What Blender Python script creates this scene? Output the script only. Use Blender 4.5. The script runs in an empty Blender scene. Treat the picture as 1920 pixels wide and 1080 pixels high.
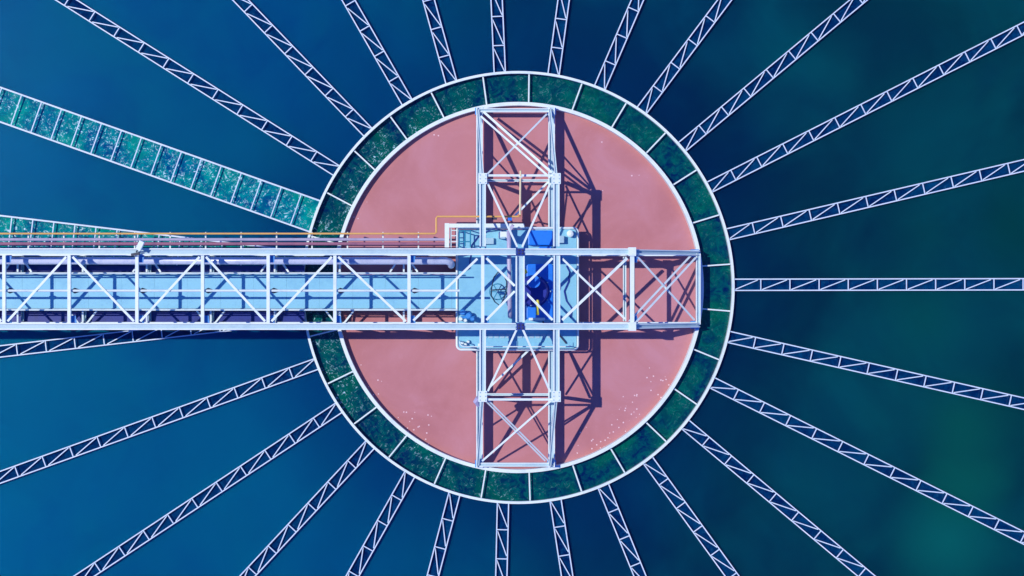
import bpy, math, random
from mathutils import Vector, Matrix
R = math.radians
random.seed(7)
S = bpy.context.scene
COL = S.collection

# ---------------------------------------------------------------- camera, sky, sun
D = 60.0                       # drone height above the sludge level (z = 0)
K = 48.0                       # photo pixels per metre at z = 0
cam = bpy.data.cameras.new('drone_camera')
cam.sensor_width = 36; cam.lens = 36 * D / 40.0
cam.shift_x = 110 / 1920.0; cam.shift_y = -1 / 1920.0
cam.clip_end = 600
co = bpy.data.objects.new('drone_camera', cam); COL.objects.link(co)
co.location = (0, 0, D); S.camera = co
S.render.resolution_x = 1024; S.render.resolution_y = 576

TR = Vector((.59, -.146, -1)).normalized()     # where the sunlight travels
W = bpy.data.worlds.new('World'); S.world = W; W.use_nodes = True
wn = W.node_tree.nodes; wl = W.node_tree.links
sky = wn.new('ShaderNodeTexSky'); sky.sky_type = 'NISHITA'; sky.sun_disc = False
sky.sun_elevation = math.asin(-TR.z); sky.sun_rotation = math.atan2(-TR.x, -TR.y)
sky.air_density = 1.0; sky.dust_density = 0.0; sky.ozone_density = 6.0
bg = wn['Background']; bg.inputs['Strength'].default_value = 0.15
grade = wn.new('ShaderNodeMix'); grade.data_type = 'RGBA'; grade.blend_type = 'MULTIPLY'; grade.inputs[0].default_value = 1
grade.inputs[7].default_value = (.30, .47, 1.15, 1)          # the violet-blue cast of the photograph's skylight
wl.new(sky.outputs[0], grade.inputs[6]); wl.new(grade.outputs[2], bg.inputs['Color'])
sd = bpy.data.lights.new('sun', 'SUN'); sd.energy = 3.6; sd.angle = R(.5); sd.color = (1, .93, .84)
so = bpy.data.objects.new('sun', sd); COL.objects.link(so)
so.rotation_euler = TR.to_track_quat('-Z', 'Y').to_euler(); so.location = (-20, 5, 40)
S.view_settings.view_transform = 'Standard'; S.view_settings.look = 'None'
S.view_settings.exposure = 0.0; S.view_settings.gamma = 1

def P(px, py, z=0.0):
    k = (D - z) / D / K
    return Vector(((px - 850) * k, (541 - py) * k, z))

# ---------------------------------------------------------------- materials
def newmat(name):
    m = bpy.data.materials.new(name); m.use_nodes = True
    nt = m.node_tree; b = nt.nodes['Principled BSDF']
    return m, nt, b
def N(nt, t, **kw):
    n = nt.nodes.new(t)
    for k, v in kw.items():
        if k in n.inputs.keys(): n.inputs[k].default_value = v
        else: setattr(n, k, v)
    return n
def ramp(nt, stops, interp='LINEAR'):
    r = nt.nodes.new('ShaderNodeValToRGB'); cr = r.color_ramp; cr.interpolation = interp
    while len(cr.elements) < len(stops): cr.elements.new(.5)
    for e, (p, c) in zip(cr.elements, stops):
        e.position = p; e.color = (*c, 1) if len(c) == 3 else c
    return r
def mix(nt, fac, a, b, mode='MIX'):
    m = nt.nodes.new('ShaderNodeMix'); m.data_type = 'RGBA'; m.blend_type = mode
    if hasattr(fac, 'links') or hasattr(fac, 'is_output'): nt.links.new(fac, m.inputs[0])
    else: m.inputs[0].default_value = fac
    for s, v in ((m.inputs[6], a), (m.inputs[7], b)):
        if hasattr(v, 'is_output'): nt.links.new(v, s)
        else: s.default_value = (*v, 1)
    return m.outputs[2]
def math_(nt, op, a, b=None, clamp=False):
    m = nt.nodes.new('ShaderNodeMath'); m.operation = op; m.use_clamp = clamp
    for s, v in ((m.inputs[0], a), (m.inputs[1], b)):
        if v is None: continue
        if hasattr(v, 'is_output'): nt.links.new(v, s)
        else: s.default_value = v
    return m.outputs[0]

def paint(name, col, dirt=(.3, .3, .3), amount=.5, rough=.45, metallic=0, scale=2.2):
    """weathered paint: broad tone drift, streaky grime and small specks"""
    m, nt, b = newmat(name); L = nt.links
    tc = N(nt, 'ShaderNodeTexCoord')
    n1 = N(nt, 'ShaderNodeTexNoise', Scale=scale, Detail=6.0, Roughness=.65); L.new(tc.outputs['Object'], n1.inputs['Vector'])
    n2 = N(nt, 'ShaderNodeTexNoise', Scale=scale * 9, Detail=4.0, Roughness=.7); L.new(tc.outputs['Object'], n2.inputs['Vector'])
    r1 = ramp(nt, [(.5, (0, 0, 0)), (.72, (1, 1, 1))]); L.new(n1.outputs[0], r1.inputs[0])
    r2 = ramp(nt, [(.56, (0, 0, 0)), (.7, (1, 1, 1))]); L.new(n2.outputs[0], r2.inputs[0])
    f = math_(nt, 'MULTIPLY', math_(nt, 'ADD', r1.outputs[0], r2.outputs[0], True), amount)
    L.new(mix(nt, f, col, dirt), b.inputs['Base Color'])
    b.inputs['Roughness'].default_value = rough; b.inputs['Metallic'].default_value = metallic
    return m

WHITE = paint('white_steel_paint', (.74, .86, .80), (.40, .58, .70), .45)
WEB = paint('greyer_web_paint', (.40, .58, .66), (.26, .42, .54), .5)  # greyer blue tone for the web between the flanges
LAUND = paint('pale_launder_paint', (.60, .74, .84), (.34, .46, .62), .45)
GALV = paint('galvanised_steel', (.36, .56, .64), (.22, .34, .48), .5, .4)
DECK = paint('walkway_plate', (.21, .54, .68), (.14, .42, .60), .65, .55, scale=1.3)
BLUE = paint('blue_machine_paint', (.01, .20, .78), (.01, .12, .5), .5, .35)
NAVY = paint('navy_pipe_paint', (.03, .05, .28), (.02, .03, .12), .5, .25)
PIPE = paint('pale_pipe_paint', (.50, .56, .70), (.2, .25, .45), .6, .25)
PLATE = paint('blue_shade_plate_paint', (.03, .26, .66), (.02, .15, .4), .4)
DARK = paint('dark_rubber', (.02, .03, .06), (.06, .07, .1), .5, .6)
YEL = paint('yellow_conduit_paint', (.80, .46, .12), (.5, .28, .1), .4, .5)
YELP = paint('yellow_machine_paint', (.75, .66, .04), (.4, .3, .05), .4)
RED = paint('red_pipe_paint', (.36, .15, .22), (.2, .10, .18), .7)
LAV = paint('lavender_pipe_paint', (.44, .42, .56), (.28, .26, .4), .5)
CONC = paint('concrete', (.34, .34, .33), (.2, .2, .2), .6, .85, scale=.8)

def T(r_, g_, b_):
    f = lambda v: ((v/255 + .055)/1.055)**2.4 if v > 10 else v/255/12.92
    return (f(r_)/1.05*.6, max(0, f(g_)-.004)/1.12, max(0, f(b_)-.012)/1.42)
def water_mat():
    m, nt, b = newmat('tank_water'); L = nt.links
    g = N(nt, 'ShaderNodeNewGeometry'); sx = N(nt, 'ShaderNodeSeparateXYZ'); L.new(g.outputs['Position'], sx.inputs[0])
    w = N(nt, 'ShaderNodeTexNoise', Scale=.12, Detail=3.0); L.new(g.outputs['Position'], w.inputs['Vector'])
    # left-to-right sky reflection painted into the water colour, with a ragged border
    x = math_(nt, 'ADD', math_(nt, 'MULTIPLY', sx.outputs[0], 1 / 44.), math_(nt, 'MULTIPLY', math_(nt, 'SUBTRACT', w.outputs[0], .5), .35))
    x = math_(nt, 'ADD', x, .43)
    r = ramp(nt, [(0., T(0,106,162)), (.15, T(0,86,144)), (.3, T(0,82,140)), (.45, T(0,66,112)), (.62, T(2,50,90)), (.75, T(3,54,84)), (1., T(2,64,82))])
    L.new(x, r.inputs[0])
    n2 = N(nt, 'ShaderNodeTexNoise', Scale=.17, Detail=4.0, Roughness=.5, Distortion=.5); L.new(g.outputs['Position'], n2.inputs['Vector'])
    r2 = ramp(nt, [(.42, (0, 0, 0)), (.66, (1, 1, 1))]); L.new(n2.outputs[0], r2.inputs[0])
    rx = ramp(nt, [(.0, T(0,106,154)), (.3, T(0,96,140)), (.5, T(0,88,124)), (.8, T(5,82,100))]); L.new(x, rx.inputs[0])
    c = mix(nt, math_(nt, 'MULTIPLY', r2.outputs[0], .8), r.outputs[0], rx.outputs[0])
    n3 = N(nt, 'ShaderNodeTexNoise', Scale=.28, Detail=5.0, Roughness=.55, Distortion=.9)
    mp = N(nt, 'ShaderNodeMapping'); mp.inputs['Location'].default_value = (31, 7, 0); L.new(g.outputs['Position'], mp.inputs[0]); L.new(mp.outputs[0], n3.inputs['Vector'])
    r3 = ramp(nt, [(.48, (0, 0, 0)), (.72, (1, 1, 1))]); L.new(n3.outputs[0], r3.inputs[0])
    c = mix(nt, math_(nt, 'MULTIPLY', r3.outputs[0], .5), c, (.55, .62, .88), 'MULTIPLY')
    # drifting algae blooms
    for (px, py, rad, col, st) in ((1780, 1015, 2.7, T(9,102,108), .9), (1810, 905, 2.3, T(9,92,94), .8), (1800, 800, 2.5, T(8,90,90), .8), (1735, 600, 2.5, T(3,84,90), .7), (1740, 440, 2.1, T(3,80,90), .5), (1720, 260, 3.0, T(2,78,98), .6), (1480, 90, 2.4, T(0,80,104), .5),
                                   (10, 310, 4.4, T(0,108,162), .5), (10, 780, 4.4, T(0,110,155), .5), (420, 900, 5.0, T(0,102,150), .6), (1900, 430, 2.6, T(0,70,74), .6), (1560, 900, 3.0, T(2,72,100), .6), (800, 1010, 3.0, T(0,92,134), .5)):
        vd = N(nt, 'ShaderNodeVectorMath', operation='DISTANCE'); L.new(g.outputs['Position'], vd.inputs[0]); vd.inputs[1].default_value = P(px, py)
        dd = math_(nt, 'ADD', vd.outputs['Value'], math_(nt, 'MULTIPLY', n2.outputs[0], 3.0))
        f = math_(nt, 'SUBTRACT', 1.35, math_(nt, 'DIVIDE', dd, rad * 1.3), True)
        f2 = nt.nodes.new('ShaderNodeMapRange'); f2.interpolation_type = 'SMOOTHSTEP'; L.new(f, f2.inputs[0]); f2.inputs[4].default_value = st
        c = mix(nt, f2.outputs[0], c, col)
    # deeper, clearer water beside the feed ring
    vd = N(nt, 'ShaderNodeVectorMath', operation='DISTANCE'); L.new(g.outputs['Position'], vd.inputs[0]); vd.inputs[1].default_value = P(971, 541)
    mr = nt.nodes.new('ShaderNodeMapRange'); mr.interpolation_type = 'SMOOTHSTEP'
    L.new(vd.outputs['Value'], mr.inputs[0]); mr.inputs[1].default_value = 8.; mr.inputs[2].default_value = 12.5; mr.inputs[3].default_value = .65; mr.inputs[4].default_value = 0
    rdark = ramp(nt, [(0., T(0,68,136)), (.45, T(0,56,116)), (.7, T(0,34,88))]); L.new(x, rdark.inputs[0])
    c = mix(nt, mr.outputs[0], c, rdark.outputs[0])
    L.new(c, b.inputs['Base Color'])
    b.inputs['Roughness'].default_value = .12; b.inputs['IOR'].default_value = 1.33
    b.inputs['Subsurface Weight'].default_value = .7; b.inputs['Subsurface Scale'].default_value = .7; b.inputs['Subsurface Radius'].default_value = (.4, .8, 1.0)   # light spreads in the turbid water

    rip = N(nt, 'ShaderNodeTexNoise', Scale=3.0, Detail=3.0); L.new(g.outputs['Position'], rip.inputs['Vector'])
    bp = N(nt, 'ShaderNodeBump', Strength=.05, Distance=.04); L.new(rip.outputs[0], bp.inputs['Height']); L.new(bp.outputs[0], b.inputs['Normal'])
    return m

def turb_mat(name, deep, green, foamcol, foam, sc=1.0, leftfoam=False, bump=.35):
    m, nt, b = newmat(name); L = nt.links
    g = N(nt, 'ShaderNodeNewGeometry')
    n1 = N(nt, 'ShaderNodeTexNoise', Scale=.9 * sc, Detail=5.0, Roughness=.6, Distortion=.8); L.new(g.outputs['Position'], n1.inputs['Vector'])
    n2 = N(nt, 'ShaderNodeTexNoise', Scale=3.2 * sc, Detail=7.0, Roughness=.68, Distortion=1.6); L.new(g.outputs['Position'], n2.inputs['Vector'])
    n3 = N(nt, 'ShaderNodeTexNoise', Scale=7.0 * sc, Detail=5.0, Roughness=.7, Distortion=2.2); L.new(g.outputs['Position'], n3.inputs['Vector'])
    r1 = ramp(nt, [(.38, (0, 0, 0)), (.66, (1, 1, 1))]); L.new(n1.outputs[0], r1.inputs[0])
    r2 = ramp(nt, [(.42, (0, 0, 0)), (.62, (1, 1, 1))]); L.new(n2.outputs[0], r2.inputs[0])
    c = mix(nt, r1.outputs[0], deep, green)
    c = mix(nt, math_(nt, 'MULTIPLY', r2.outputs[0], .45), c, tuple(v * 1.9 for v in green))
    r3 = ramp(nt, [(.565, (0, 0, 0)), (.61, (1, 1, 1))]); L.new(n3.outputs[0], r3.inputs[0])
    r4 = ramp(nt, [(.44, (.12, .12, .12)), (.58, (1, 1, 1))]); L.new(n1.outputs[0], r4.inputs[0])
    f = math_(nt, 'MULTIPLY', math_(nt, 'MULTIPLY', r3.outputs[0], r2.outputs[0]), r4.outputs[0] if leftfoam else 1.0)
    if leftfoam:
        sx = N(nt, 'ShaderNodeSeparateXYZ'); L.new(g.outputs['Position'], sx.inputs[0])
        mr = nt.nodes.new('ShaderNodeMapRange'); L.new(sx.outputs[0], mr.inputs[0])
        mr.inputs[1].default_value = P(700, 0).x; mr.inputs[2].default_value = P(1100, 0).x; mr.inputs[3].default_value = 1; mr.inputs[4].default_value = .10
        f = math_(nt, 'MULTIPLY', f, mr.outputs[0])
    f = math_(nt, 'MULTIPLY', f, foam, True)
    c = mix(nt, f, c, foamcol)
    L.new(c, b.inputs['Base Color']); b.inputs['Roughness'].default_value = .08; b.inputs['IOR'].default_value = 1.33
    bp = N(nt, 'ShaderNodeBump', Strength=bump, Distance=.06)
    L.new(math_(nt, 'ADD', n2.outputs[0], math_(nt, 'MULTIPLY', n3.outputs[0], .5)), bp.inputs['Height']); L.new(bp.outputs[0], b.inputs['Normal'])
    return m

C_ = P(971, 541)
def sludge_mat():
    m, nt, b = newmat('settled_sludge'); L = nt.links
    g = N(nt, 'ShaderNodeNewGeometry')
    n1 = N(nt, 'ShaderNodeTexNoise', Scale=.35, Detail=5.0, Roughness=.55, Distortion=.8); L.new(g.outputs['Position'], n1.inputs['Vector'])
    r1 = ramp(nt, [(.32, (.44, .17, .175)), (.5, (.485, .20, .21)), (.68, (.52, .235, .265))]); L.new(n1.outputs[0], r1.inputs[0])
    n2 = N(nt, 'ShaderNodeTexNoise', Scale=3.5, Detail=6.0, Roughness=.7, Distortion=1.4); L.new(g.outputs['Position'], n2.inputs['Vector'])
    r2 = ramp(nt, [(.55, (0, 0, 0)), (.75, (1, 1, 1))]); L.new(n2.outputs[0], r2.inputs[0])
    c = mix(nt, math_(nt, 'MULTIPLY', r2.outputs[0], .25), r1.outputs[0], (.60, .27, .30))
    vr = N(nt, 'ShaderNodeVectorMath', operation='DISTANCE'); L.new(g.outputs['Position'], vr.inputs[0]); vr.inputs[1].default_value = C_
    mr = nt.nodes.new('ShaderNodeMapRange'); mr.interpolation_type = 'SMOOTHSTEP'     # tide line of dried sludge along the wall
    L.new(math_(nt, 'ADD', vr.outputs['Value'], math_(nt, 'MULTIPLY', n2.outputs[0], .5)), mr.inputs[0]); mr.inputs[1].default_value = 6.95; mr.inputs[2].default_value = 7.4; mr.inputs[4].default_value = .3
    c = mix(nt, mr.outputs[0], c, (.50, .20, .16))
    # bubbles of scum gathered near the rim
    vo = N(nt, 'ShaderNodeTexVoronoi', Scale=9.0, Randomness=1.0); L.new(g.outputs['Position'], vo.inputs['Vector'])
    dots = math_(nt, 'LESS_THAN', vo.outputs['Distance'], .26)
    n3 = N(nt, 'ShaderNodeTexNoise', Scale=.8, Detail=4.0, Roughness=.6); L.new(g.outputs['Position'], n3.inputs['Vector'])
    tot = None
    for (px, py, rad, st) in ((1120, 832, 1.0, 1), (1190, 765, 1.1, .9), (1225, 725, .9, .6), (770, 800, 1.1, .8), (1165, 345, 1.0, .12), (1195, 345, .6, .3), (1145, 250, .6, .7),
                              (670, 380, .7, .7), (800, 230, .9, .4), (695, 715, .8, .4)):
        vd = N(nt, 'ShaderNodeVectorMath', operation='DISTANCE'); L.new(g.outputs['Position'], vd.inputs[0]); vd.inputs[1].default_value = P(px, py)
        f = math_(nt, 'MULTIPLY', math_(nt, 'SUBTRACT', 1.0, math_(nt, 'DIVIDE', vd.outputs['Value'], rad), True), st)
        tot = f if tot is None else math_(nt, 'MAXIMUM', tot, f)
    wn_ = N(nt, 'ShaderNodeTexWhiteNoise'); L.new(vo.outputs['Position'], wn_.inputs['Vector'])
    keep = math_(nt, 'LESS_THAN', wn_.outputs['Value'], math_(nt, 'MULTIPLY', tot, .5))
    c = mix(nt, math_(nt, 'MULTIPLY', math_(nt, 'MULTIPLY', dots, keep), .8), c, (.85, .66, .68))
    L.new(c, b.inputs['Base Color']); b.inputs['Roughness'].default_value = .6; b.inputs['IOR'].default_value = 1.33
    bp = N(nt, 'ShaderNodeBump', Strength=.15, Distance=.03); L.new(n2.outputs[0], bp.inputs['Height']); L.new(bp.outputs[0], b.inputs['Normal'])
    return m
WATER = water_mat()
CHAN = turb_mat('channel_water', (.0, .012, .075), (.0, .085, .06), (.45, .72, .80), 1.2, .7, True, bump=.2)
WILD = turb_mat('rushing_water', (.0, .065, .19), (.0, .24, .20), (.62, .86, .94), 1.3, .8, bump=.12)
INNERW = turb_mat('launder_water', (.0, .010, .07), (.0, .035, .10), (.1, .3, .4), .1, .8, bump=.05)

# ---------------------------------------------------------------- mesh builder
class MB:
    def __init__(s): s.v = []; s.f = []; s.web = []
    def quadbox(s, p0, p1, w, h, up=Vector((0, 0, 1)), off=(0, 0)):
        """box from p0 to p1, w across, h along 'up'; off = shift across / up"""
        p0, p1 = Vector(p0), Vector(p1); d = (p1 - p0).normalized()
        if abs(d.dot(up)) > .98: up = Vector((0, 1, 0))
        a = d.cross(up).normalized(); u = a.cross(d).normalized()
        o = a * off[0] + u * off[1]; n = len(s.v)
        for p in (p0, p1):
            for i, j in ((-1, -1), (1, -1), (1, 1), (-1, 1)): s.v.append(p + o + a * (i * w / 2) + u * (j * h / 2))
        s.f += [(n, n+1, n+2, n+3), (n+7, n+6, n+5, n+4)] + [(n+i, n+4+i, n+4+(i+1) % 4, n+(i+1) % 4) for i in range(4)]
        return s
    def hbeam(s, p0, p1, w, h, t=.03):
        """rolled section lying on its side: two upright flanges and a web between"""
        s.quadbox(p0, p1, t, h, off=(-w/2 + t/2, 0)); s.quadbox(p0, p1, t, h, off=(w/2 - t/2, 0))
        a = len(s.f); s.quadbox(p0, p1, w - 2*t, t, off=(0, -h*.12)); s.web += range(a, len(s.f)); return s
    def angle(s, p0, p1, w, t=.02):
        """angle section: flat leg and upright leg"""
        s.quadbox(p0, p1, w, t); s.quadbox(p0, p1, t, w*.8, off=(-w/2 + t/2, -w*.4 - t/2)); return s
    def box(s, lo, hi):
        lo, hi = Vector(lo), Vector(hi); m = (lo + hi) / 2
        return s.quadbox((lo.x, m.y, m.z), (hi.x, m.y, m.z), hi.y - lo.y, hi.z - lo.z)
    def tube(s, pts, r, n=10, caps=True):
        pts = [Vector(p) for p in pts]; rr = r if isinstance(r, (list, tuple)) else [r] * len(pts); base = len(s.v); u = None
        for i, p in enumerate(pts):
            d = (pts[min(i+1, len(pts)-1)] - pts[max(i-1, 0)]).normalized()
            if u is None: u = d.orthogonal().normalized()
            u = (u - d * u.dot(d)).normalized(); w = d.cross(u)
            for k in range(n):
                a = 2*math.pi*k/n; s.v.append(p + (u*math.cos(a) + w*math.sin(a)) * rr[i])
        for i in range(len(pts)-1):
            for k in range(n):
                a = base + i*n; s.f.append((a+k, a+(k+1) % n, a+n+(k+1) % n, a+n+k))
        if caps:
            s.f.append(tuple(base + k for k in range(n))[::-1]); s.f.append(tuple(base + (len(pts)-1)*n + k for k in range(n)))
        return s
    def ring(s, c, prof, n=160, a0=0, a1=2*math.pi):
        """revolve a closed (radius, z) profile"""
        c = Vector(c); m = len(prof); full = abs(a1 - a0 - 2*math.pi) < 1e-6; base = len(s.v); cnt = n if full else n + 1
        for i in range(cnt):
            a = a0 + (a1 - a0) * i / n
            for r, z in prof: s.v.append(c + Vector((r*math.cos(a), r*math.sin(a), z)))
        for i in range(n):
            j = (i + 1) % cnt
            for k in range(m): s.f.append((base + i*m + k, base + j*m + k, base + j*m + (k+1) % m, base + i*m + (k+1) % m))
        return s
    def prism(s, poly, z0, z1):
        n = len(s.v); m = len(poly)
        for z in (z0, z1):
            for x, y in poly: s.v.append(Vector((x, y, z)))
        s.f.append(tuple(range(n, n+m))[::-1]); s.f.append(tuple(range(n+m, n+2*m)))
        for k in range(m): s.f.append((n+k, n+(k+1) % m, n+m+(k+1) % m, n+m+k))
        return s
    def build(s, name, mat, parent=None, smooth=False, bevel=0):
        me = bpy.data.meshes.new(name)
        o0 = Vector((0, 0, 0))
        if parent is None:                       # origin at the base of the thing
            xs = [v.x for v in s.v]; ys = [v.y for v in s.v]; zs = [v.z for v in s.v]
            o0 = Vector(((min(xs)+max(xs))/2, (min(ys)+max(ys))/2, min(zs)))
        else:
            p = parent
            while p: o0 += p.location; p = p.parent
        me.from_pydata([v - o0 for v in s.v], [], s.f); me.materials.append(mat)
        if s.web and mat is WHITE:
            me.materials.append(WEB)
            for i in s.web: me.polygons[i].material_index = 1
        import bmesh
        bm = bmesh.new(); bm.from_mesh(me); bmesh.ops.recalc_face_normals(bm, faces=bm.faces); bm.to_mesh(me); bm.free()
        if smooth:
            for p_ in me.polygons: p_.use_smooth = len(p_.vertices) == 4
        o = bpy.data.objects.new(name, me); COL.objects.link(o); o.parent = parent
        if parent is None: o.location = o0
        if bevel:
            bv = o.modifiers.new('edge', 'BEVEL'); bv.width = bevel; bv.segments = 2; bv.limit_method = 'ANGLE'
        return o
def tag(o, label, cat, group=None):
    o['label'] = label; o['category'] = cat
    if group: o['group'] = group
    return o
def thing(name, label, cat, loc, group=None):
    o = bpy.data.objects.new(name, None); COL.objects.link(o); o.location = loc; o.empty_display_size = .3
    return tag(o, label, cat, group)
def setting(o, kind='structure'): o['kind'] = kind; return o

# ---------------------------------------------------------------- setting
C = P(971, 541)
RI, RO, RT = 343/K, 402/K, 24.8
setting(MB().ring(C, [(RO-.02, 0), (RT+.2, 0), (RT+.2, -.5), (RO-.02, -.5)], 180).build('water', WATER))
setting(MB().ring(C, [(RI-.02, -.04), (RO-.02, -.04), (RO-.02, -.5), (RI-.02, -.5)], 180).build('channel_water', CHAN))
sl = MB().prism([(C.x + (RI-.02)*math.cos(2*math.pi*i/120), C.y + (RI-.02)*math.sin(2*math.pi*i/120)) for i in range(120)], -.5, 0)
setting(sl.build('sludge_surface', sludge_mat()))
setting(MB().ring(C, [(RT+.5, -.3), (260, -.3), (260, -.8), (RT+.5, -.8)], 96).build('ground', CONC))
tag(MB().ring(C, [(RT, -.5), (RT+.5, -.5), (RT+.5, .6), (RT, .6)], 160).build('tank_wall', CONC), 'round concrete outer wall of the settling tank, beyond the far ends of the launders', 'wall')

# ---------------------------------------------------------------- ring trough round the sludge
rt = thing('ring_trough', 'pale circular ring trough of green water around the pink sludge, crossed by short radial struts', 'ring trough', C.copy())
MB().ring(C, [(RI-.075, -.45), (RI+.02, -.45), (RI+.02, .22), (RI+.068, .22), (RI+.068, .30), (RI-.068, .30)], 200).build('inner_wall', WHITE, rt)
MB().ring(C, [(RO-.03, -.45), (RO+.03, -.45), (RO+.03, .18), (RO+.048, .18), (RO+.048, .24), (RO-.048, .24), (RO-.048, .18), (RO-.03, .18)], 200).build('outer_wall', WHITE, rt)
for i in range(27):
    a = R(6.8 + 360/27*i + random.uniform(-.5, .5)); a2 = a + R(random.uniform(-.5, .5))
    MB().angle(C + Vector((math.cos(a)*(RI+.08), math.sin(a)*(RI+.08), .17)), C + Vector((math.cos(a2)*(RO-.06), math.sin(a2)*(RO-.06), .17)), .052).build('radial_strut', WHITE, rt)

# ---------------------------------------------------------------- radial launders
LN = 16.5
def make_launder(w, tie, name, wm, diag=True, off=.012, wall=.044, top=.17):
    root = bpy.data.objects.new(name, None); COL.objects.link(root)
    MB().box((0, -w/2, .012), (LN, w/2, .035)).build('trough_floor', wm, root)
    for s in (-1, 1):
        m = MB(); y = s * w / 2
        m.quadbox((-off, y, top/2+.006), (LN, y, top/2+.006), .02, top-.012); m.quadbox((-off, y, top+.01), (LN, y, top+.01), wall, .02)
        m.build('side_wall', LAUND, root)
    x = tie * .92; px = .04
    while x < LN:
        MB().quadbox((x, -w/2+wall/2, top+.005), (x, w/2-wall/2, top+.005), .038, .03).build('cross_tie', LAUND, root)
        if diag:
            MB().quadbox((px, -w/2+wall/2+.012, top-.03), (x-.11, w/2-wall/2-.012, top-.03), .038, .02).build('diagonal_brace', LAUND, root)
        px = x + .06; x += tie
    return root
def copy_tree(o, parent=None):
    c = o.copy(); COL.objects.link(c); c.parent = parent
    for ch in list(o.children): copy_tree(ch, c)
    return c
def lay(o, a, b, z=0):
    p, q = P(*a, .15), P(*b, .15); d = (q - p)
    u = d.normalized(); e = p - Vector((C.x, C.y, .15)); bq = e.dot(u); cq = e.dot(e) - (RO + .035)**2
    p = p + u * (-bq + math.sqrt(bq*bq - cq)); o.location = (p.x, p.y, z); o.rotation_euler = (0, 0, math.atan2(d.y, d.x))
LINES = [((1376, 536), (1920, 535)), ((1372, 635), (1920, 759)), ((1342, 723), (1920, 1011)), ((1291, 803), (1622, 1080)), ((1217, 868), (1371, 1080)),
         ((1133, 918), (1199, 1080)), ((1042, 943), (1063, 1080)), ((943, 946), (940, 1080)), ((850, 935), (812, 1080)), ((765, 897), (662, 1080)),
         ((688, 842), (466, 1080)), ((630, 770), (161, 1080)), ((586, 687), (0, 897)), ((572, 595), (0, 661)),
         ((623, 317), (121, 0)), ((686, 246), (449, 0)), ((760, 188), (652, 0)), ((845, 152), (803, 0)), ((937, 138), (931, 0)), ((1038, 140), (1057, 0)),
         ((1128, 158), (1196, 0)), ((1210, 200), (1360, 0)), ((1284, 273), (1612, 0)), ((1334, 351), (1920, 55)), ((1370, 440), (1920, 312))]
ORD = ['', 'first', 'second', 'third', 'fourth', 'fifth', 'sixth', 'seventh', 'eighth', 'ninth', 'tenth', 'eleventh', 'twelfth']
proto = make_launder(.44, 1.135, 'lattice_launder', INNERW)
for i, (a, b) in enumerate(LINES):
    if i == 0: lab = 'pale lattice launder running straight to the right edge, level with the bridge'
    elif i <= 12: lab = 'pale narrow lattice launder, %s clockwise from the one running straight right' % ORD[i]
    elif i == 13: lab = 'pale lattice launder half hidden beneath the lower edge of the walkway bridge'
    else: lab = 'pale narrow lattice launder, %s clockwise from the wide foaming trough above the bridge' % ORD[i-13]
    o = proto if i == 0 else copy_tree(proto)
    lay(o, a, b); tag(o, lab, 'launder', 'lattice launders radiating from the ring trough')
wide = make_launder(1.27, .825, 'wide_trough', WILD, diag=False, off=.03, wall=.06, top=.2)
lay(wide, (583, 405), (0, 198)); tag(wide, 'wide open trough of foaming green water running clear of the bridge to the left edge', 'trough', 'wide foaming troughs')
w2 = copy_tree(wide); lay(w2, (573, 505), (0, 437)); tag(w2, 'wide open trough of foaming water disappearing under the walkway bridge', 'trough', 'wide foaming troughs')

# ---------------------------------------------------------------- main truss bridge (left edge to right side of ring)
ZT, ZB, ZD = 3.0, .62, .95
yU, yL = 474, 614
br = thing('truss_bridge', 'long white steel truss bridge running from the left edge across the sludge to the ring', 'bridge', P(975, 541, 0))
XE = -330                                              # beyond the frame
def Y(py, z=ZT): return P(850, py, z).y
def X(px, z=ZT): return P(px, 541, z).x
def part(m, name, mat=WHITE, parent=br, **k): return m.build(name, mat, parent, **k)
yu, yl = Y(yU), Y(yL)
for yy in (yu, yl):
    part(MB().hbeam((X(XE), yy, ZT), (X(967), yy, ZT), .25, .2, .045), 'top_chord')
    part(MB().hbeam((X(985), yy, ZT), (X(1188), yy, ZT), .24, .2, .045), 'top_chord')
    part(MB().hbeam((X(XE), yy, ZB), (X(1310, .6), yy, ZB), .22, .18, .04), 'bottom_chord')
    part(MB().hbeam((X(1186), yy, ZT-.02), (X(1309, ZB), yy, ZB+.12), .18, .16, .04), 'end_post')
    part(MB().box((X(1178), yy-.16, ZT-.14), (X(1192), yy+.16, ZT+.125)), 'gusset_or_shade_plate')
posts = [8, 130, 257, 380, 503, 628, 767]
ex = [8 - 124*k for k in (1, 2)]
allp = [X(p) for p in ex[::-1] + posts + [905, 1045, 1185]]
inner_u, inner_l = yu - .14, yl + .14
for i, x in enumerate(allp):
    last = i == len(allp) - 1
    if i not in (len(allp)-2,):
        part(MB().angle((x, inner_u, ZT+.04), (x, inner_l, ZT+.04), .12 if not last else .16, .03), 'cross_strut')
    for yy in (yu, yl):
        part(MB().hbeam((x+.0, yy, ZB+.1), (x, yy, ZT-.11), .13, .13, .025), 'post', GALV)
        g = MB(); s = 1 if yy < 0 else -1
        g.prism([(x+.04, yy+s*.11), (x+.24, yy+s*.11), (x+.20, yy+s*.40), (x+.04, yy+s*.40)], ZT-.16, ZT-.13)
        part(g, 'gusset_or_shade_plate', PLATE)  # added blue plate, colours in the shaded side of the post
    # lower cross beam
    part(MB().hbeam((x, inner_u, ZB-.05), (x, inner_l, ZB-.05), .10, .14, .025), 'floor_beam', GALV)
def tdiag(a, b, z=ZT-.02, w=.085, name='diagonal_brace', mat=WHITE, parent=br): part(MB().angle(P(*a, z), P(*b, z), w, .025), name, mat, parent)
n = len(allp)
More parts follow.
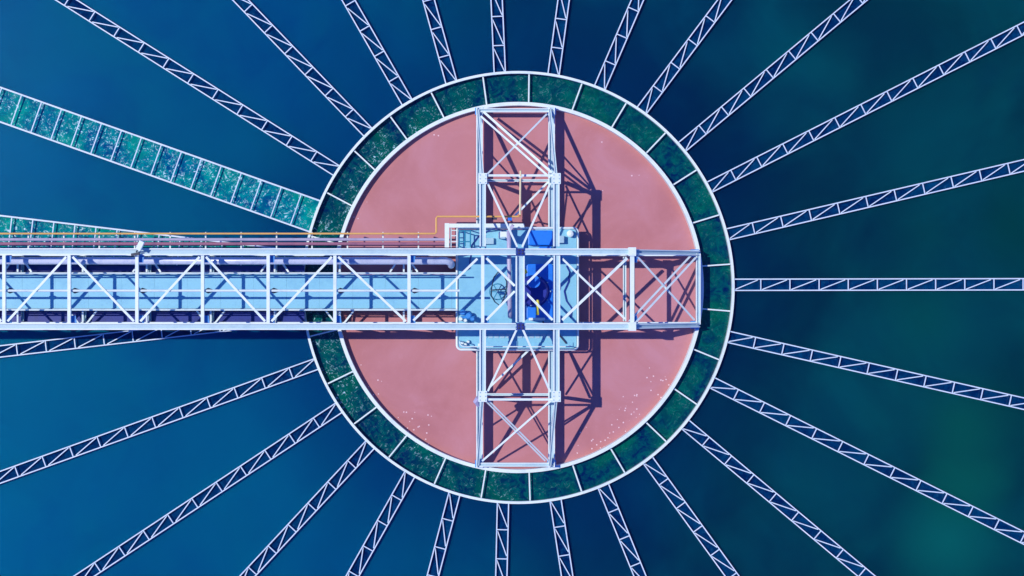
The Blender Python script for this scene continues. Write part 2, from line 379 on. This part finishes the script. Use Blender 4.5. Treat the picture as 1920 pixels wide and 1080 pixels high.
for i in range(n - 4):                                   # zigzag of the top plane
    x0, x1 = allp[i] + .12, allp[i+1] - .12
    up = (i % 2 == 0)
    a, b = ((x0, inner_l+.05, ZT-.01), (x1, inner_u-.05, ZT-.01)) if up else ((x0, inner_u-.05, ZT-.01), (x1, inner_l+.05, ZT-.01))
    part(MB().angle(a, b, .085, .025), 'diagonal_brace')
tdiag((775, 603), (895, 487))
for a, b in (((912, 486), (965, 538)), ((965, 548), (912, 602)), ((985, 536), (1036, 486)), ((985, 550), (1036, 602))): tdiag(a, b)
tdiag((1054, 602), (1176, 486), w=.095); tdiag((1054, 487), (1172, 600), z=ZT-.1, w=.075)
# sloping end panel
def sl_pt(px, py, t): z = (ZT-.02)*(1-t) + (ZB+.12)*t; return P(px, py, z)
part(MB().angle(sl_pt(1194, 482, 0.04), sl_pt(1302, 602, .96), .07), 'diagonal_brace')
part(MB().angle(sl_pt(1180, 604, .0)+Vector((0, 0, .08)), sl_pt(1296, 480, .96)+Vector((0, 0, .08)), .07), 'diagonal_brace')
part(MB().angle(sl_pt(1192, 606, .04)+Vector((0, 0, .08)), sl_pt(1304, 485, .96)+Vector((0, 0, .08)), .07), 'diagonal_brace')
part(MB().hbeam((X(1171, ZB), inner_u, ZB), (X(1171, ZB), inner_l, ZB), .12, .15, .03), 'floor_beam')
part(MB().hbeam((X(1308, ZB), yu-.02, ZB+.12), (X(1308, ZB), yl+.02, ZB+.12), .17, .16, .04), 'end_beam')
# side trusses (seen mainly by the shadows they throw)
for yy in (yu, yl):
    for i in range(n - 1):
        x0, x1 = allp[i] + .08, allp[i+1] - .08
        a, b = (ZB+.1, ZT-.12) if i % 2 else (ZT-.12, ZB+.1)
        part(MB().quadbox((x0, yy, a), (x1, yy, b), .09, .09), 'side_diagonal', GALV)
for (ya, yb_, lab) in ((587, 605, 'added dark navy strip for the shade below the walkway, along the lower chord of the bridge'), (501, 510, 'added dark navy strip for the shade below the walkway, along the upper chord of the bridge')):
    t_ = MB(); p, q_ = P(XE, ya, .45), P(571, yb_, .45)  # added navy strips, painted dark as the shade under the bridge
    t_.box((p.x, q_.y, .42), (q_.x, p.y, .45)); t_.box((p.x, p.y, .42), (q_.x, p.y+.02, .52)); t_.box((p.x, q_.y-.02, .42), (q_.x, q_.y, .52))
    tag(t_.build('shade_strip', NAVY), lab, 'shade strip', 'shade strips under the bridge')
# K brackets between deck edge and bottom chord
for j, px in enumerate([33, 155, 275, 395, 515, 637, 757]):
    for (e0, e1) in ((486, 512), (608, 585)):
        if (j + (e0 > 500)) % 2 == 0: xs = ((px, px), (px-26, px-8), (px+26, px+8))
        else: xs = ((px, px),)
        for xa, xb in xs:
            part(MB().angle(P(xb, e0, .8), P(xa, e1, .92), .065), 'bracket')
# centre member and its joints
part(MB().hbeam((X(975), yu-.16, ZT+.03), (X(975), yl+.16, ZT+.03), .33, .26, .05), 'centre_beam')
for yy in (yu, yl):
    part(MB().box((X(968.5), yy-.13, ZT-.1), (X(983.5), yy+.13, ZT+.02)), 'joint_box', NAVY)
    for dx in (-.07, .07):
        part(MB().tube([(X(976)+dx, yy+.05, ZT+.02), (X(976)+dx, yy+.05, ZT+.07)], .035, 8), 'joint_bolt', DARK)
        part(MB().tube([(X(976)+dx, yy-.06, ZT+.02), (X(976)+dx, yy-.06, ZT+.07)], .035, 8), 'joint_bolt', DARK)

# ---------------------------------------------------------------- cross arms
def make_arm(sg, root):
    """sg=+1 upper arm, -1 lower arm (mirrored about the bridge axis)"""
    def q(px, dy, z): return P(px, 541 - sg*dy, z)
    pp = lambda m, name, mat=WHITE: m.build(name, mat, root)
    nd, en = 204, 337
    for xt, xb in ((905, 899), (1043, 1034)):
        pp(MB().hbeam(q(xt, 77, ZT), q(xt, nd+3, ZT), .23, .18, .045), 'top_chord')
        pp(MB().hbeam(q(xb, 104, ZB), q(xb, en, ZB), .25, .2, .045), 'bottom_chord')
        pp(MB().hbeam(q(xt, nd+1, ZT-.02), q(xb-3, en-4, ZB+.14), .10, .10, .025), 'end_post')
        c = q(xt, nd, ZT)
        pp(MB().box(c - Vector((.16, .2, .11)), c + Vector((.16, .2, .10))), 'gusset_or_shade_plate')
        pp(MB().hbeam(q(xt, nd, ZB+.1), q(xt, nd, ZT-.12), .13, .13, .025), 'post', GALV)
        # side truss
        pp(MB().quadbox(q(xt, 100, ZT-.1), q(xt, nd-6, ZB+.1), .055, .055), 'side_diagonal')
        pp(MB().quadbox(q(xt, 100, ZB+.1), q(xt, nd-6, ZT-.1), .055, .055), 'side_diagonal')
        pp(MB().quadbox(q(xt, nd+5, ZT-.1), q(xb, nd+55, ZB+.1), .05, .05), 'side_diagonal')
    xl, xr = 905+6, 1043-6
    pp(MB().angle(q(xl, nd+6, ZT), q(xr, nd+6, ZT), .08, .025), 'cross_strut')
    pp(MB().hbeam(q(xl-5, nd-3.5, ZB+.02), q(xr-8, nd-3.5, ZB+.02), .09, .13, .025), 'floor_beam')
    pp(MB().hbeam(q(899, en-5, ZB+.12), q(1032, en-5, ZB+.12), .15, .13, .035), 'end_beam')
    # top plane V towards the joint on the bridge
    pp(MB().angle(q(914, nd-8, ZT-.02), q(970, 76, ZT-.02), .07, .025), 'diagonal_brace')
    pp(MB().angle(q(1032, nd-8, ZT-.02), q(979, 76, ZT-.02), .075, .025), 'diagonal_brace')
    # bottom plane
    a, b = ((1028, nd-6), (962, 131)) if sg > 0 else ((918, nd-17), (994, 115))
    pp(MB().angle(q(*a, ZB+.02), q(*b, ZB+.05), .075, .025), 'diagonal_brace')
    # sloping end panel: double bar one way, single bar the other
    def s(px, dy): t = (dy - nd) / (en - nd); return q(px, dy, (ZT-.02)*(1-t) + (ZB+.17)*t)
    L0, L1, R0, R1 = 913, 904, 1033, 1025
    if sg > 0:
        for o in (-4.5, 4.5): pp(MB().angle(s(R0+o*.4, nd+6+o) + Vector((0, 0, .06)), s(L1+o*.6, en-12+o*.9) + Vector((0, 0, .06)), .07 if o < 0 else .085, .025), 'diagonal_brace')
        pp(MB().angle(s(L0, nd+8), s(R1, en-12), .065, .025), 'diagonal_brace')
    else:
        for o in (-3, 3): pp(MB().angle(s(L0+o, nd+8), s(R1+o, en-12), .055, .025), 'diagonal_brace')
        pp(MB().angle(s(R0, nd+8) + Vector((0, 0, .06)), s(L1, en-12) + Vector((0, 0, .06)), .07, .025), 'diagonal_brace')
ua = thing('cross_arm_truss', 'white box truss arm standing over the sludge above the bridge', 'truss arm', P(971, 330, 0), 'cross arms of the bridge'); make_arm(1, ua)
la = thing('cross_arm_truss', 'white box truss arm standing over the sludge below the bridge', 'truss arm', P(971, 750, 0), 'cross arms of the bridge'); make_arm(-1, la)
# chord segments of the arms over the platform, between the bridge chords (part of the bridge)
part(MB().hbeam((X(1044), inner_u, ZT), (X(1044), inner_l, ZT), .24, .18, .045), 'cross_beam')
part(MB().tube([P(897, 748, ZT-.1), P(893, 755, ZT-.2), P(897, 764, ZT-.25)], [.1, .12, .05], 8), 'pulley_block', LAV, la)

# ---------------------------------------------------------------- walkway deck
wd = thing('walkway', 'pale blue plated walkway with handrails running inside the truss bridge to the platform', 'walkway', P(430, 547, 0))
yt, yb = Y(517, ZD), Y(580, ZD); x0, x1 = X(XE, ZD), X(857, ZD)
i = 0; x = x0
while x < x1 - .01:
    xn = min(x + 1.27, x1)
    MB().box((x+.002, yb, ZD-.05 + .003*(i % 2)), (xn-.002, yt, ZD + .003*(i % 2))).build('deck_plate', DECK, wd); x = xn; i += 1
for yy, h in ((yt+.05, .16), (yb-.05, .16)):
    MB().box((x0, yy-.04, ZD-.12), (x1, yy+.04, ZD+.06)).build('edge_beam', GALV, wd)
for yy in (yt+.05, yb-.05):
    for z in (ZD+1.08, ZD+.55):
        MB().tube([(x0, yy, z), (x1, yy, z)], .028, 8).build('handrail', WHITE, wd)
    x = x0 + .4
    while x < x1:
        MB().tube([(x, yy, ZD+.05), (x, yy, ZD+1.08)], .024, 6).build('rail_post', WHITE, wd); x += 1.27
cp = MB().tube([P(XE, 547, ZT-.08), P(862, 547, ZT-.08)], .045, 8).build('service_pipe', WHITE)
tag(cp, 'thin white service pipe slung along the centreline over the walkway', 'pipe')
for p in posts[:]:
    d = thing('walkway_lamp', '', 'lamp', P(p+16, 547, ZT-.3), 'dark lamps slung over the walkway')
    d['label'] = 'small dark lamp over the walkway, %s from the left edge' % ORD[posts.index(p)+1]
    c = P(p+10, 547, ZT-.18)
    MB().tube([c, c + Vector((.0, 0, .1))], .04, 8).build('mount', DARK, d)
    MB().tube([c + Vector((-.12, 0, 0)), c + Vector((0, 0, -.02)), c + Vector((.17, 0, -.05))], [.04, .11, .05], 8).build('lamp_head', DARK, d)

# ---------------------------------------------------------------- pipes beside the bridge
tag(MB().tube([P(XE, 491, 2.0), P(836, 491, 2.0), P(843, 493, 1.97), P(846, 497, 1.8), P(846, 499, 1.5), P(846, 499, -.2)], .14, 14).build('large_pipe', PIPE, smooth=True),
    'thick pale grey pipe between walkway and upper bridge chord, turning down at the platform', 'pipe')
tag(MB().tube([P(XE, 440, 1.3), P(816, 440, 1.3), P(818, 438, 1.3), P(818, 411, 1.3), P(820, 408, 1.3), P(972, 408, 1.3), P(975, 406, 1.3), P(975, 404, 2.0)], .035, 8).build('conduit', YEL),
    'thin yellow conduit running beside the bridge and stepping up round the platform', 'conduit')
mast = thing('signal_mast', 'thin yellow white mast lying up the middle of the upper truss arm', 'mast', P(975, 406, 1.9))
MB().tube([P(975, 404, 3.05), P(976, 322, 3.35)], .035, 8).build('pole', paint('pale_yellow_paint', (.85, .72, .4), (.6, .5, .3), .4), mast)
MB().tube([P(972.5, 334, 3.34), P(979.5, 334, 3.34)], .02, 6).build('crossbar', WHITE, mast)
tag(MB().tube([P(XE, 451, 1.15), P(836, 451, 1.15)], .055, 8).build('upper_side_pipe', LAV), 'pale lavender pipe on the brackets beside the bridge, just inside the yellow conduit', 'pipe')
tag(MB().tube([P(XE, 459, 1.1), P(836, 459, 1.1)], .06, 8).build('red_pipe', RED), 'dull red pipe on the brackets beside the bridge, closest to the upper chord', 'pipe')
kk = 0
for px in [585 + 66.5*i for i in range(-13, 4)]:
    b = MB()
    b.angle(P(px, 438, 1.02), P(px, 470, .98), .05, .02)
    b.quadbox(P(px, 438, 1.0), P(px, 438, 1.25), .04, .04)
    kk += 1
    part(b, 'pipe_bracket', WHITE, br)
fl = thing('floodlight', 'white floodlight on the upper chord of the bridge near the left edge', 'floodlight', P(262, 470, ZT))
MB().tube([P(256, 474, ZT+.1), P(258, 471, ZT+.35)], .03, 8).build('bracket', DARK, fl)
a = P(261, 466, ZT+.35); b_ = P(268, 452, ZT+.5)
MB().quadbox(P(259, 471, ZT+.36), P(267, 454, ZT+.42), .2, .14).build('lamp_housing', WHITE, fl, bevel=.02)
tag(MB().quadbox(P(246, 480, ZT+.2), P(262, 477, ZT+.22), .1, .08).build('junction_box', DARK, bevel=.01), 'small dark junction box clamped to the chord beneath the floodlight', 'box')

# ---------------------------------------------------------------- drive platform and its machinery
pf = thing('drive_platform', 'square pale blue platform with rounded corners in the centre of the crossing trusses', 'platform', P(970, 543, 0))
def rrect(a, b, r, z, n=6, grow=0):
    p, q_ = P(*a, z), P(*b, z); lo = Vector((min(p.x, q_.x)-grow, min(p.y, q_.y)-grow)); hi = Vector((max(p.x, q_.x)+grow, max(p.y, q_.y)+grow)); out = []
    for cx, cy, a0 in ((hi.x-r, hi.y-r, 0), (lo.x+r, hi.y-r, 90), (lo.x+r, lo.y+r, 180), (hi.x-r, lo.y+r, 270)):
        for k in range(n+1):
            t = R(a0 + 90*k/n); out.append((cx + r*math.cos(t), cy + r*math.sin(t)))
    return out
MB().prism(rrect((859, 432), (1081, 655), .14, ZD), ZD-.22, ZD).build('deck', DECK, pf)
ring_o = rrect((859, 432), (1081, 655), .18, ZD, grow=.05)
rim = MB().tube([Vector((x, y, ZD+.04)) for x, y in ring_o] + [Vector((*ring_o[0], ZD+.04))], .042, 8, False)
rim.build('rim', WHITE, pf)
rail = rrect((862, 435), (1078, 652), .18, ZD+1)
MB().tube([Vector((x, y, ZD+1.0)) for x, y in rail[14:21] ] + [Vector((*rail[21], ZD+1.0))], .022, 6).build('guard_rail', WHITE, pf)
for k in (14, 17, 20, 21): MB().tube([Vector((*rail[k], ZD)), Vector((*rail[k], ZD+1.0))], .022, 6).build('rail_post', WHITE, pf)
MB().tube([P(970, 541, -.4), P(970, 541, ZD-.22)], .9, 32).build('support_column', GALV, pf)
for yy in (470, 520, 566, 600):          # plate seams as low ribs
    MB().box(P(864, yy+1, ZD) - Vector((0, 0, .001)), P(960, yy-.2, ZD) + Vector((0, 0, .012))).build('deck_rib', DECK, pf)
MB().box(P(883, 652, ZD), P(970, 641, ZD) + Vector((0, 0, .05))).build('toe_step', DECK, pf)
MB().box(P(1000, 652, ZD), P(1074, 644, ZD) + Vector((0, 0, .05))).build('toe_step', DECK, pf)

tray = MB(); a = P(838, 466, 1.5); b_ = P(838, 425, 1.5); c = P(983, 425, 1.5)
tray.quadbox(a, b_ + Vector((0, .09, 0)), .17, .05).quadbox(b_ + Vector((.09, 0, .003)), c, .15, .05)
tag(tray.build('cable_tray', WHITE), 'white L-shaped cable tray bending round the upper left corner of the drive platform', 'cable tray')
lad = thing('ladder', 'small white ladder between cable tray and platform corner', 'ladder', P(851, 450, 0))
for px in (845.5, 857): MB().tube([P(px, 430, 1.4), P(px, 466, 1.4)], .03, 6).build('ladder_rail', WHITE, lad)
for py in (434, 444, 455): MB().tube([P(846, py, 1.4), P(857, py, 1.4)], .022, 6).build('rung', WHITE, lad)
grid = thing('hand_gate', 'thin teal railing gate on the upper left corner of the platform', 'gate', P(870, 448, ZD))
TEAL = paint('teal_paint', (.02, .25, .38), (.02, .15, .25), .4)
for px in (861, 872, 882): MB().tube([P(px, 434, 1.95), P(px, 464, 1.95)], .025, 6).build('rail', TEAL, grid)
for py in (435, 455): MB().tube([P(861, py, 1.95), P(882, py, 1.95)], .025, 6).build('rail', TEAL, grid)
for (px, py) in ((861, 434), (882, 434), (861, 464), (882, 464)): MB().tube([P(px, py, ZD), P(px, py, 1.95)], .025, 6).build('gate_post', TEAL, grid)

# drive unit
du = thing('drive_unit', 'large deep blue drive gearbox with motor in the middle of the platform', 'gearbox', P(1010, 545, ZD))
MB().prism(rrect((987, 497), (1036, 601), .1, ZD+.3), ZD, ZD+.55).build('gearbox', BLUE, du, bevel=.03)
MB().tube([P(1000, 548, ZD+.55), P(1000, 548, ZD+.62), P(1000, 548, ZD+.9)], [.62, .56, .50], 28).build('gear_cover', paint('dark_blue_paint', (.015, .03, .3), (.01, .02, .16), .5, .3), du, smooth=True)
MB().tube([P(1001, 530, ZD+.9), P(1001, 530, ZD+1.5)], .24, 18).build('motor', BLUE, du)
for k in range(10):
    t = 2*math.pi*k/10; c = P(1000, 548, 0) + Vector((.56*math.cos(t), .56*math.sin(t), ZD+.62)); MB().tube([c, c+Vector((0, 0, .05))], .03, 6).build('bolt', GALV, du)
MB().box(P(990, 602, ZD+.1), P(1022, 598, ZD+.75)).build('mounting_bracket', WHITE, du)
bx = MB().box(P(1010, 478, ZD), P(1034, 464, ZD+.4)).build('switch_box', BLUE, bevel=.02); tag(bx, 'low blue switch box on the platform just under the upper bridge chord', 'switch box')
tag(MB().prism(rrect((990, 434), (1036, 462), .05, ZD+.3), ZD, ZD+.35).build('pump_housing', BLUE, bevel=.04), 'deep blue pump housing on the platform above the upper bridge chord', 'pump')
tag(MB().tube([P(1008, 564, 2.3), P(1008, 572, 2.3), P(1008, 582, 2.25), P(1008, 592, 2.2)], [.05, .07, .045, .06], 10).build('yellow_lever', YELP), 'yellow lever sticking out over the blue gearbox', 'lever')
tag(MB().tube([P(983, 509, 2.5), P(985, 514, 2.55)], .09, 12).build('beacon', YELP), 'small round yellow beacon beside the centre beam', 'beacon')
# control box and hoses
cb = thing('control_box', 'white control box standing on the platform edge beside the upper truss arm', 'control box', P(940, 447, ZD))
MB().box(P(934, 450, ZD), P(951, 436, ZD+1.2)).build('cabinet', WHITE, cb, bevel=.03)
MB().quadbox(P(951, 440, ZD+1.0), P(962, 424, ZD+1.1), .12, .12).build('cable_duct', LAV, cb)
MB().box(P(939, 449.5, ZD+1.2), P(947, 446, ZD+1.24)).build('hinge_plate', GALV, cb)
tag(MB().box(P(952, 416, 1.5), P(960, 410, 1.75)).build('sensor_box', BLUE, bevel=.01), 'tiny bright blue sensor box beside the yellow conduit', 'sensor')
tag(MB().box(P(922, 414, 1.4), P(932, 410, 1.5)).build('cable_clamp', DARK), 'dark cable clamp on the yellow conduit beside the left chord', 'clamp')
tag(MB().tube([P(954, 436, 2.1), P(954.5, 470, 2.15), P(955, 520, 2.15), P(956, 590, 2.1), P(956, 594, 1.9), P(956, 595, ZD)], .085, 12).build('riser_pipe', LAV, smooth=True), 'lavender pipe running along the left side of the centre beam over the platform', 'pipe')
# chain hoist loops left of the riser
ch = thing('chain_loop', 'black hanging chain loop over the pale platform beside the lavender pipe', 'chain', P(938, 550, ZD))
pts = [(922, 540, 2.2), (921, 556, 2.0), (928, 568, 1.8), (937, 575, 1.7), (943, 566, 1.8), (949, 552, 2.1), (950, 530, 2.3), (944, 516, 2.4), (934, 512, 2.4), (926, 522, 2.3), (922, 540, 2.2)]
MB().tube([P(*p) for p in pts], .024, 6, False).build('chain', DARK, ch)
MB().tube([P(923, 546, 2.2), P(950, 544, 2.2)], .025, 6).build('spreader_bar', DARK, ch)
wh = thing('handwheel', 'round dark handwheel valve on the left part of the platform', 'handwheel', P(934, 540, ZD))
c = P(933, 549, ZD+.7)
MB().tube([c + Vector((.3*math.cos(2*math.pi*k/24), .3*math.sin(2*math.pi*k/24), 0)) for k in range(25)], .022, 6, False).build('wheel_rim', TEAL, wh)
for k in range(3):
    t = R(60*k); v = Vector((.3*math.cos(t), .3*math.sin(t), 0)); MB().tube([c-v, c+v], .018, 6).build('spoke', TEAL, wh)
MB().tube([c - Vector((0, 0, .7)), c + Vector((0, 0, .05))], .04, 8).build('stem', GALV, wh)
# valve cluster lower left, bollards, small fittings
vc = thing('valve_cluster', 'cluster of blue valves on the lower left corner of the platform', 'valves', P(872, 594, ZD))
for (px, py, r, h) in ((868, 588, .12, .5), (878, 594, .15, .4), (886, 600, .1, .55), (864, 600, .09, .35), (873, 603, .08, .5)):
    MB().tube([P(px, py, ZD), P(px, py, ZD+h*.8), P(px, py, ZD+h)], [r*.7, r, r*.6], 12).build('valve', PLATE if r > .09 else WHITE, vc)
vd = MB().tube([P(864, 597, ZD+.25), P(890, 597, ZD+.25)], .05, 8).build('manifold', PLATE, vc)
for j, (px, py) in enumerate(((867, 645), (873, 648), (878, 643))):
    tag(MB().tube([P(px, py, ZD), P(px, py, ZD+.15), P(px, py, ZD+.22)], [.07, .07, .04], 8).build('pipe_cap', WHITE), 'small white pipe cap by the lower left corner of the platform, %s of three' % ('leftmost', 'middle', 'rightmost')[j], 'pipe cap', 'pipe caps at the platform corner')
tag(MB().tube([P(1069, 440, ZD), P(1069, 440, ZD+.3), P(1069, 440, ZD+.34)], [.13, .13, .05], 14).build('vent_cap', WHITE), 'round pale vent cap by the upper right corner of the platform', 'vent')

# small fittings on the platform, each bolted down on its own
def cyl(px, py, z0, z1, r, n=12): return MB().tube([P(px, py, z0), P(px, py, z1)], r, n)
tag(MB().box(P(1040, 458, ZD), P(1058, 444, ZD+.3)).build('terminal_box', GALV, bevel=.02), 'grey blue terminal box right of the upper arm chord on the platform', 'terminal box')
tag(MB().box(P(906, 460, ZD), P(926, 448, ZD+.18)).build('hatch_cover', GALV, bevel=.015), 'low grey hatch cover left of the white control box', 'hatch')
tag(MB().box(P(896, 652, ZD+.001), P(904, 646, ZD+.3)).build('bollard_box', WHITE, bevel=.015), 'tiny white box at the lower platform edge beside the left arm chord', 'box')
hose = [(1062, 500, ZD+.06), (1068, 512, ZD+.06), (1066, 530, ZD+.06), (1058, 548, ZD+.06), (1062, 566, ZD+.06), (1072, 580, ZD+.06), (1070, 598, ZD+.06)]
tag(MB().tube([P(*p) for p in hose], .028, 6).build('hose', NAVY), 'dark blue hose snaking down the right side of the platform', 'hose')
cabl = [(944, 436, ZD+.5), (930, 430, ZD+.4), (912, 436, ZD+.08), (896, 446, ZD+.05), (884, 462, ZD+.05), (882, 484, ZD+.05), (880, 505, ZD+.05), (866, 512, ZD+.05)]
tag(MB().tube([P(*p) for p in cabl], .024, 6).build('power_cable', NAVY), 'dark cable running from the control box down the left side of the platform', 'cable')
tag(MB().tube([P(1018, 604, ZD+.1), P(1020, 616, ZD+.1), P(1040, 622, ZD+.1), P(1052, 634, ZD+.1), P(1062, 646, ZD+.1)], .03, 6).build('grease_line', DARK), 'thin dark grease line leaving the gearbox toward the lower right corner', 'pipe')
st = thing('floor_grating', 'narrow grey grating strip along the lower edge of the platform', 'grating', P(960, 634, ZD))
for k in range(12): MB().box(P(905+11*k, 636, ZD), P(913+11*k, 628, ZD+.025)).build('grate_panel', GALV, st)
# bearing shoes where the arms land on the ring
for root, sg in ((ua, 1), (la, -1)):
    for px in (899, 1034):
        c = P(px, 541 - sg*330, .42)
        MB().box(c - Vector((.17, .14, .12)), c + Vector((.17, .14, .1))).build('bearing_shoe', PLATE, root, bevel=.02)
        MB().box(P(px-4.5, 541 - sg*326 + 5, ZB+.11), P(px+4.5, 541 - sg*326 - 5, ZB+.125)).build('splice_plate', GALV, root)
    for px in (905, 1043):
        for dx in (-.1, .1):
            for dy in (-.14, 0, .14):
                c = P(px, 541 - sg*204, ZT+.1) + Vector((dx, dy, 0)); MB().tube([c, c + Vector((0, 0, .03))], .022, 6).build('bolt', GALV, root)
for yy in (yu, yl):
    c = Vector((X(1306, ZB), yy, .42)); part(MB().box(c - Vector((.2, .15, .12)), c + Vector((.1, .15, .1))), 'bearing_shoe', PLATE)
